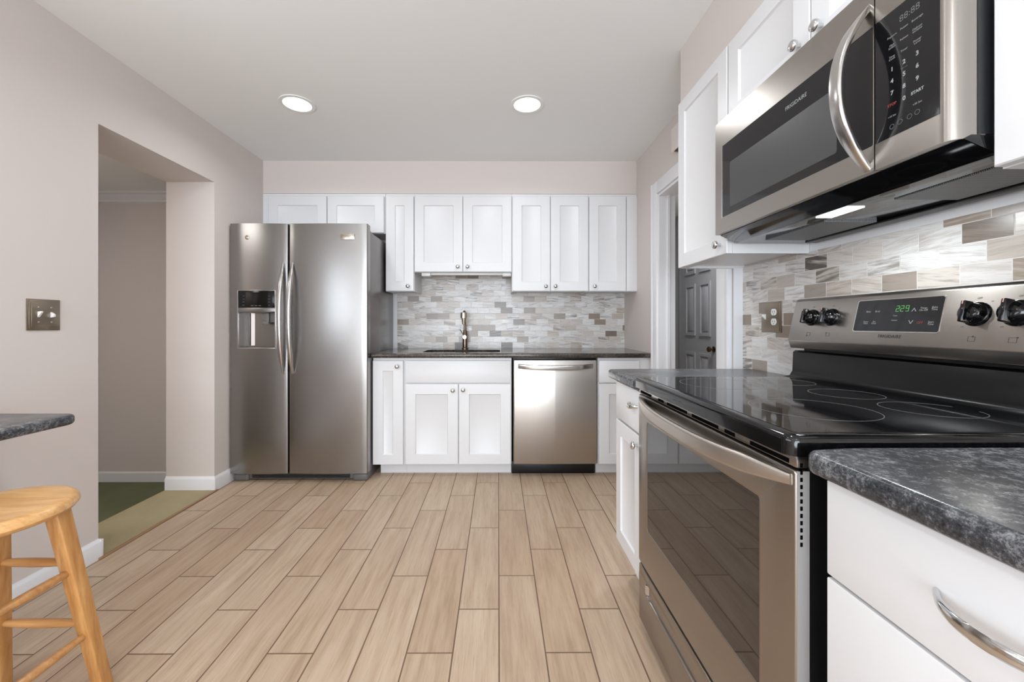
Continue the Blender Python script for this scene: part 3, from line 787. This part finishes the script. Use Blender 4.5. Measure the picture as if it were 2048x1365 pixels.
# riser and backguard
m = MB(); m.prism([(1.02, .9035), (1.045, .909), (1.055, .925), (1.058, .992), (1.066, .998), (1.125, .998), (1.125, .9035)], 1, ry0, ry1)
m.build('riser', plain('riser_enamel', (8, 8, 9), .22, spec=.25), rg, smooth=60)
MB().box(1.075, 1.12, ry0 + .03, ry1 - .03, .99, 1.012).build('riser_gap', M['black'], rg)
m = MB(); m.prism([(1.048, 1.007), (1.038, 1.035), (1.068, 1.172), (1.076, 1.180), (1.128, 1.180), (1.128, 1.012), (1.06, 1.007)], 1, ry0, ry1, .0025, 2)
bg = m.build('backguard', M['steel_y'], rg, smooth=40)
P0 = Vector((1.038, 0, 1.035)); UP = Vector((.030, 0, .137)).normalized(); NRM = Vector((-UP.z, 0, UP.x))
def bp(y, z, off=0.0):      # point on the sloping panel at height z
    t = (z - 1.035) / UP.z; p = P0 + UP * t + NRM * off; return Vector((p.x, y, p.z))
def bquad(mb, y0, y1, z0, z1, t0=-.001, t1=.0012, r=0.0):
    b = bmesh.new()
    pts = rrect(y0, y1, z0, z1, r, 4) if r else [(y0, z0), (y1, z0), (y1, z1), (y0, z1)]
    a = [b.verts.new(bp(y, z, t0)) for y, z in pts]; c = [b.verts.new(bp(y, z, t1)) for y, z in pts]
    b.faces.new(a); b.faces.new(c)
    for i in range(len(pts)): b.faces.new((a[i], a[(i + 1) % len(pts)], c[(i + 1) % len(pts)], c[i]))
    bmesh.ops.recalc_face_normals(b, faces=b.faces); mb.add(b)
m = MB(); bquad(m, .944, 1.176, 1.069, 1.160, r=.006, t1=.0010); m.build('panel_bezel', M['handle'], bg)
m = MB(); bquad(m, .946, 1.173, 1.0715, 1.158, r=.005, t1=.0016); dpn = m.build('display_panel', M['black_glass'], bg)
RT = Vector((0, -1, 0))
def tx(mb, s_, y, z, size, off=.0022, **k): mb.text(s_, size, bp(y, z, off), RT, UP, **k)
m = MB()
tx(m, 'Bake', 1.135, 1.126, .0072); tx(m, 'Broil', 1.108, 1.126, .0072)
tx(m, 'Steam\nClean', 1.137, 1.095, .0062); tx(m, 'Set\nClock', 1.112, 1.095, .0062)
tx(m, 'Oven', 1.056, 1.113, .005); tx(m, 'Preheat', 1.056, 1.101, .005)
tx(m, 'Timer\nOn-Off', .988, 1.128, .0068); tx(m, 'Bake\nTime', .963, 1.129, .0068); tx(m, 'Start\nTime', .965, 1.093, .0068)
for (yy, zz, s_) in ((1.011, 1.127, 1), (1.013, 1.096, -1)):
    p = [bp(yy + .005, zz - .004 * s_, .002), bp(yy, zz + .004 * s_, .002), bp(yy - .005, zz - .004 * s_, .002)]
    m.tube(p, .0008, 6, up=(1, 0, 0))
m.build('lettering', M['print'], dpn, smooth=0)
m = MB(); tx(m, 'OFF', .990, 1.094, .0085); m.build('lettering', M['print_red'], dpn, smooth=0, label='red OFF lettering')
SEG = {'2': 'abged', '9': 'abcdfg'}
def digit(mb, ch, yc, zc, w_=.0075, h_=.0145, th=.0013):
    s = {'a': (yc - w_ / 2, yc + w_ / 2, zc + h_ / 2 - th / 2, zc + h_ / 2 + th / 2), 'g': (yc - w_ / 2, yc + w_ / 2, zc - th / 2, zc + th / 2), 'd': (yc - w_ / 2, yc + w_ / 2, zc - h_ / 2 - th / 2, zc - h_ / 2 + th / 2),
         'b': (yc - w_ / 2 - th / 2, yc - w_ / 2 + th / 2, zc, zc + h_ / 2), 'c': (yc - w_ / 2 - th / 2, yc - w_ / 2 + th / 2, zc - h_ / 2, zc), 'f': (yc + w_ / 2 - th / 2, yc + w_ / 2 + th / 2, zc, zc + h_ / 2), 'e': (yc + w_ / 2 - th / 2, yc + w_ / 2 + th / 2, zc - h_ / 2, zc)}
    for k in SEG[ch]: bquad(mb, *s[k], t0=.0017, t1=.0021)
m = MB(); digit(m, '2', 1.0535, 1.1315); digit(m, '2', 1.0415, 1.1315); digit(m, '9', 1.0285, 1.1315)
bquad(m, 1.0470, 1.0483, 1.134, 1.1355, t0=.0017, t1=.0021); bquad(m, 1.0470, 1.0483, 1.127, 1.1285, t0=.0017, t1=.0021)
m.build('clock_digits', M['green_led'], dpn, smooth=0)
m = MB(); tx(m, 'FRIGIDAIRE', 1.062, 1.058, .0125, off=.0006); m.build('lettering', M['ink'], bg, smooth=0)
# icons
m = MB()
for (y, cy_, cz_) in ((1.340, 1, -1), (1.262, 1, 1), (.877, -0.3, 1), (.806, -1, 1)):
    z = 1.058; s_ = .0068
    for q in ((y - s_, y + s_, z - s_ * .8, z - s_ * .8 + .0007), (y - s_, y + s_, z + s_ * .8 - .0007, z + s_ * .8), (y - s_, y - s_ + .0006, z - s_ * .8, z + s_ * .8), (y + s_ - .0006, y + s_, z - s_ * .8, z + s_ * .8)):
        bquad(m, *q, t0=.0001, t1=.0004)
    bquad(m, y + cy_ * s_ - .0016, y + cy_ * s_ + .0016, z + cz_ * s_ * .8 - .0016, z + cz_ * s_ * .8 + .0016, t0=.0001, t1=.0006, r=.0012)
for y in (1.340, 1.262, .877, .806):
    tx(m, 'OFF', y, 1.148, .0055, off=.0006); tx(m, 'LO', y + .022, 1.085, .0045, off=.0006); tx(m, 'HI', y - .024, 1.140, .0045, off=.0006)
m.build('control_markings', M['ink'], bg, smooth=0)
def rknob(y, z, r=.0235):
    base = bp(y, z)
    skirt = MB(); skirt.lathe([(r + .004, 0), (r + .004, .003), (r + .001, .006), (0, .0065)], base, NRM); 
    k = skirt.build('control_knob', M['black_gloss'], bg, smooth=50)
    m = MB(); m.lathe([(r, .004), (r * .98, .010), (r * .90, .020), (r * .6, .024), (0, .0245)], base, NRM)
    m.build('knob_cap', M['black_gloss'], k, smooth=50)
    # grip blade
    b = bmesh.new(); bmesh.ops.create_cube(b, size=1.0)
    for v in b.verts:
        a = v.co.x * .012; c = v.co.z * r * 2.05; h = .018 + (v.co.y + .5) * .018
        if v.co.y > 0: a *= .75
        v.co = base + Vector((0, 1, 0)) * a + UP * c + NRM * h
    bmesh.ops.recalc_face_normals(b, faces=b.faces)
    bmesh.ops.bevel(b, geom=list(b.edges), offset=.0022, segments=2, profile=.5, affect='EDGES')
    g_ = MB(); g_.add(b); g_ = g_.build('grip', M['black_gloss'], k, smooth=50)
    m = MB(); m.box(-.0008, .0008, -.0005, .0005, -.004, .004)
    for v in m.bm.verts: v.co = base + Vector((0, 1, 0)) * v.co.x + UP * (v.co.z + r * .82) + NRM * (.0363 + v.co.y)
    m.build('pointer_mark', plain('pointer_red', (200, 150, 140), .5), k, smooth=0)
for y in (1.340, 1.262, .877, .806): rknob(y, 1.113)
# ================================================================== SIDE RUN: UPPER CABINETS
UF = .842
def scab(label, y0, y1, z0):
    return cabinet('wall_cabinet', label, 'side', y0, y1, z0, 2.128, UF + .02, XN)
o = scab('white single-door wall cabinet at the far side of the microwave', 1.466, 1.872, 1.352)
door(o, 'side', 1.470, 1.868, 1.353, 2.118, UF, (1.512, 1.392), st=.06)
o = scab('white two-door wall cabinet above the microwave', .684, 1.464, 1.812)
door(o, 'side', 1.078, 1.461, 1.814, 2.118, UF, (1.112, 1.868), st=.06); door(o, 'side', .687, 1.074, 1.814, 2.118, UF, (1.036, 1.868), st=.06)
o = scab('white wall cabinet at the right edge, on the near side of the microwave', .222, .680, 1.356)
door(o, 'side', .225, .677, 1.358, 2.118, UF, None, st=.06)
m = MB(); m.box(.93, XN - .009, 1.43, 1.466, 1.37, 1.41) if False else None

# ================================================================== MICROWAVE
mw = thing('over_range_microwave', 'stainless over-the-range microwave with black glass door above the cooktop', 'microwave', (.97, 1.05, 1.38))
my0, my1 = .684, 1.440
MB().box(.825, XN - .01, my0, my1, 1.418, 1.808).build('body', plain('microwave_case', (26, 28, 30), .3), mw)
m = MB(); m.prism([(.800, 1.410), (.815, 1.418), (1.138, 1.418), (1.138, 1.384), (.860, 1.384)], 1, my0, my1, .002)
hb = m.build('hood_base', M['black_gloss'], mw)
D1 = .783
# door frame (plate with opening), control column
gy0, gy1, gz0, gz1 = .832, 1.395, 1.464, 1.713
m = MB(); m.plate(rr3(D1, .8295, my1 - .002, 1.411, 1.806, .003), [rr3(D1, gy0, gy1, gz0, gz1, .004)], None, (.040, 0, 0))
md_ = m.build('door', M['steel_y'], mw)
MB().box(D1 + .0008, D1 + .012, gy0 - .001, gy1 + .001, gz0 - .001, gz1 + .001).build('glass_panel', M['black_glass'], md_)
m = MB(); m.prism(rrect(.922, 1.349, 1.488, 1.640, .006), 0, D1 + .0003, D1 + .002); m.build('viewing_window', M['mw_window'], md_)
m = MB()
m.box(D1 - .0005, D1 + .003, gy1 - .0015, gy1 + .0022, gz0 - .002, gz1 + .002)
m.build('edge_trim', M['chrome'], md_)
m = MB(); m.text('FRIGIDAIRE', .0150, (D1 + .0004, 1.050, 1.6765), (0, -1, 0), (0, 0, 1)); m.build('lettering', M['print'], md_, smooth=0)
# handle : wide bowed strap
n = 30; path = []
for i in range(n + 1):
    t = i / n; path.append((D1 + .004 - .070 * (1 - abs(2 * t - 1) ** 2.2), .846, 1.418 + .345 * t))
def pr(t):
    e = .55 + .45 * min(1, 5 * t, 5 * (1 - t)); return [(a * e, c) for a, c in rrect(-.0145, .0145, -.006, .006, .0045, 3)]
MB().sweep(path, pr, up=(-1, 0, 0)).build('handle', M['handle'], md_, smooth=50)
# control column with rounded near edge
prof = [(.823, .8270), (D1, .8270), (D1, .712)]
for i in range(9):
    a = i / 8 * PI / 2; prof.append((D1 + .028 - .028 * math.cos(a), .702 - .016 * math.sin(a)))
prof += [(.838, my0), (.838, .8270)]
m = MB(); m.prism(prof, 2, 1.411, 1.806)
cc = m.build('control_column', M['steel_y'], mw, smooth=50)
MB().box(D1 - .0008, D1 + .004, .7055, .8262, gz0, gz1).build('keypad', M['black_glass'], cc)
m = MB(); R_ = (0, -1, 0); U_ = (0, 0, 1); xk = D1 - .0011
def mt(s_, y, z, size, mb=None): (mb or m).text(s_, size, (xk, y, z), R_, U_)
cA, cB, cC = .7906, .767, .7427
mt('Popcorn', cA, 1.663, .0056); mt('Potato', cB, 1.664, .0056); mt('Beverage', cC, 1.663, .0056)
mt('Melt\nSoften', cA, 1.643, .0056); mt('Reheat', cB, 1.643, .0056); mt('Defrost\nwt/time', cC, 1.643, .0056)
mt('Time\nCook', cA, 1.620, .0056); mt('Timer', cB, 1.620, .0056); mt('Power\nLevel', cC, 1.620, .0056)
for r_, row in enumerate((('1', '2', '3'), ('4', '5', '6'), ('7', '8', '9'))):
    for cx_, ch in zip((cA, cB, cC), row): m.text(ch, .0115, (xk, cx_, 1.597 - .0235 * r_), R_, U_, bold=.0004)
m.text('0', .0115, (xk, cB, 1.5265), R_, U_, bold=.0004); m.text('START', .0078, (xk, cC, 1.5265), R_, U_, bold=.0003)
mt('+10 Sec', cA, 1.504, .0052); mt('+30 Sec', cC, 1.504, .0052)
m.build('lettering', M['print'], cc, smooth=0)
m = MB(); m.text('STOP', .0074, (xk, cA, 1.527), R_, U_, bold=.0002); m.build('lettering', M['print_red'], cc, smooth=0, label='red STOP lettering')
m = MB(); mt('88:88', .757, 1.684, .0175); mt('Favorites', cB, 1.586, .0036)
for (y, z) in ((cA, 1.483), (cA - .016, 1.485), (cC + .014, 1.486), (cC, 1.487)):
    m.plate([(xk, y + .0048 * math.cos(2 * PI * i / 20), z + .0048 * math.sin(2 * PI * i / 20)) for i in range(20)], [[(xk, y + .0040 * math.cos(2 * PI * i / 20), z + .0040 * math.sin(2 * PI * i / 20)) for i in range(20)]], None, (-.0002, 0, 0))
m.build('display_markings', M['print_dim'], cc, smooth=0)
# underside: lamp, filters
MB().box(.868, .912, .990, 1.090, 1.3815, 1.3855, .001).build('cooktop_lamp', M['mw_lamp'], hb)
for (a, c) in ((1.13, 1.38), (.74, .93)):
    MB().box(.925, 1.075, a, c, 1.3815, 1.3848).build('grease_filter', M['mesh'], hb)
m = MB(); m.box(1.085, 1.125, my0 + .03, my1 - .03, 1.378, 1.3845, .002); m.build('rear_vent', M['black'], hb)
area('cooktop_lamp_beam', (.89, 1.04, 1.379), (0, 0, 0), .04, .10, 1.6, (.92, .98, 1.0))

# ================================================================== PLATES, CHIME
pl = thing('light_switch_plate', 'brushed metal double switch plate on the left wall', 'light switch', (XL, 1.647, 1.130))
m = MB(); m.box(XL, XL + .004, 1.587, 1.707, 1.066, 1.193, .001); m.box(XL + .002, XL + .007, 1.593, 1.701, 1.072, 1.187, .002); m.box(XL + .005, XL + .009, 1.600, 1.694, 1.079, 1.180, .0015)
m.build('plate', M['bronze'], pl)
for y, s_ in ((1.624, 1), (1.670, -1)):
    m = MB(); m.prism([(XL + .008, 1.118), (XL + .022, 1.130 + .008 * s_), (XL + .022, 1.138 + .006 * s_), (XL + .008, 1.142)], 1, y - .0045, y + .0045, .001); m.build('toggle', M['white_plastic'], pl)
    for z in (1.100, 1.160):
        MB().lathe([(.0035, 0), (.003, .001), (0, .0014)], (XL + .009, y, z), (1, 0, 0), 12).build('screw', M['champagne'], pl)
TS = 1.142
pl = thing('outlet_switch_plate', 'brushed metal plate with switch and duplex outlet on the stone backsplash', 'outlet', (TS, 1.664, 1.121))
m = MB(); m.box(TS - .004, TS, 1.604, 1.724, 1.057, 1.185, .001); m.box(TS - .007, TS - .002, 1.609, 1.719, 1.062, 1.180, .002)
m.build('plate', M['bronze'], pl)
m = MB(); m.prism([(TS - .006, 1.110), (TS - .020, 1.124), (TS - .020, 1.134), (TS - .006, 1.134)], 1, 1.690, 1.699, .001); m.build('toggle', M['white_plastic'], pl)
for z in (1.101, 1.141):
    m = MB(); m.prism([(1.641 + .016 * math.cos(a * PI / 12), z + max(-.0135, min(.0135, .016 * math.sin(a * PI / 12)))) for a in range(24)], 0, TS - .009, TS - .006); r_ = m.build('receptacle', M['white_plastic'], pl)
    m = MB(); m.box(TS - .0094, TS - .0088, 1.646, 1.648, z - .002, z + .006); m.box(TS - .0094, TS - .0088, 1.634, 1.636, z - .002, z + .006); m.box(TS - .0094, TS - .0088, 1.639, 1.643, z - .009, z - .006)
    m.build('slot', M['ink'], r_, smooth=0)
ch = thing('door_chime', 'beige door chime box on the right wall above the doorway', 'door chime', (XR, 2.36, 2.14))
m = MB(); m.box(1.060, XR, 2.27, 2.455, 2.140, 2.290, .012, 4); m.build('cover', plain('chime_cover', (232, 222, 216), .5), ch, smooth=50)
MB().box(1.066, 1.094, 2.33, 2.42, 2.1385, 2.1405).build('vent', M['black'], ch)

# ================================================================== BREAKFAST SHELF AND STOOL
m = MB(); x1_, y1_ = -1.455, 1.41; r = .05
pts = [(XL, .25), (x1_, .25)] + [(x1_ - r + r * math.cos(math.radians(a)), y1_ - r + r * math.sin(math.radians(a))) for a in range(0, 91, 9)] + [(XL, y1_)]
m.prism(pts, 2, .747, .780)
bmesh.ops.bevel(m.bm, geom=[e for e in m.bm.edges if abs(e.verts[0].co.z - e.verts[1].co.z) < 1e-6 and max(e.verts[0].co.x, e.verts[1].co.x) > XL + .01 and not (abs(e.verts[0].co.y - .25) < 1e-6 and abs(e.verts[1].co.y - .25) < 1e-6)], offset=.011, segments=5, profile=.5, affect='EDGES')
tag(m.build('breakfast_bar_top', M['granite'], None, smooth=40), 'dark speckled breakfast bar top fixed to the left wall above the stool', 'counter')
sx, sy = -1.325, 1.045
st = thing('wooden_stool', 'honey-coloured round wooden stool below the dark bar top', 'stool', (sx, sy, 0))
b = bmesh.new(); prof = [(0, .604), (.06, .6045), (.12, .608), (.150, .611), (.160, .608), (.166, .600), (.167, .592), (.160, .583), (.148, .577), (0, .577)]
m = MB(); m.lathe([(r, z) for r, z in prof], (sx, sy, 0), (0, 0, 1), 48); m.build('seat', M['wood_y'], st, smooth=40)
def lp(ix, iy, z):
    t = (.578 - z) / .578; o_ = .084 + .068 * t; return Vector((sx + ix * o_, sy + iy * o_, z))
for ix in (-1, 1):
    for iy in (-1, 1):
        m = MB(); m.cyl(lp(ix, iy, .0), lp(ix, iy, .580), .0235, .0285, seg=4, rot=0)
        bmesh.ops.bevel(m.bm, geom=list(m.bm.edges), offset=.0045, segments=3, profile=.5, affect='EDGES')
        m.build('leg', M['wood_z'], st, smooth=50)
wood_r = wood('honey_wood_rungs', (176, 122, 70), (210, 158, 100), 0)
for z, ax in ((.41, 'x'), (.22, 'x'), (.386, 'y'), (.19, 'y')):
    for s_ in (-1, 1):
        p, q = (lp(-1, s_, z), lp(1, s_, z)) if ax == 'x' else (lp(s_, -1, z), lp(s_, 1, z))
        MB().lathe([(.008, 0), (.0115, .25 * (q - p).length), (.0125, .5 * (q - p).length), (.0115, .75 * (q - p).length), (.008, (q - p).length)], p, q - p, 12).build('rung', wood_r, st, smooth=60)
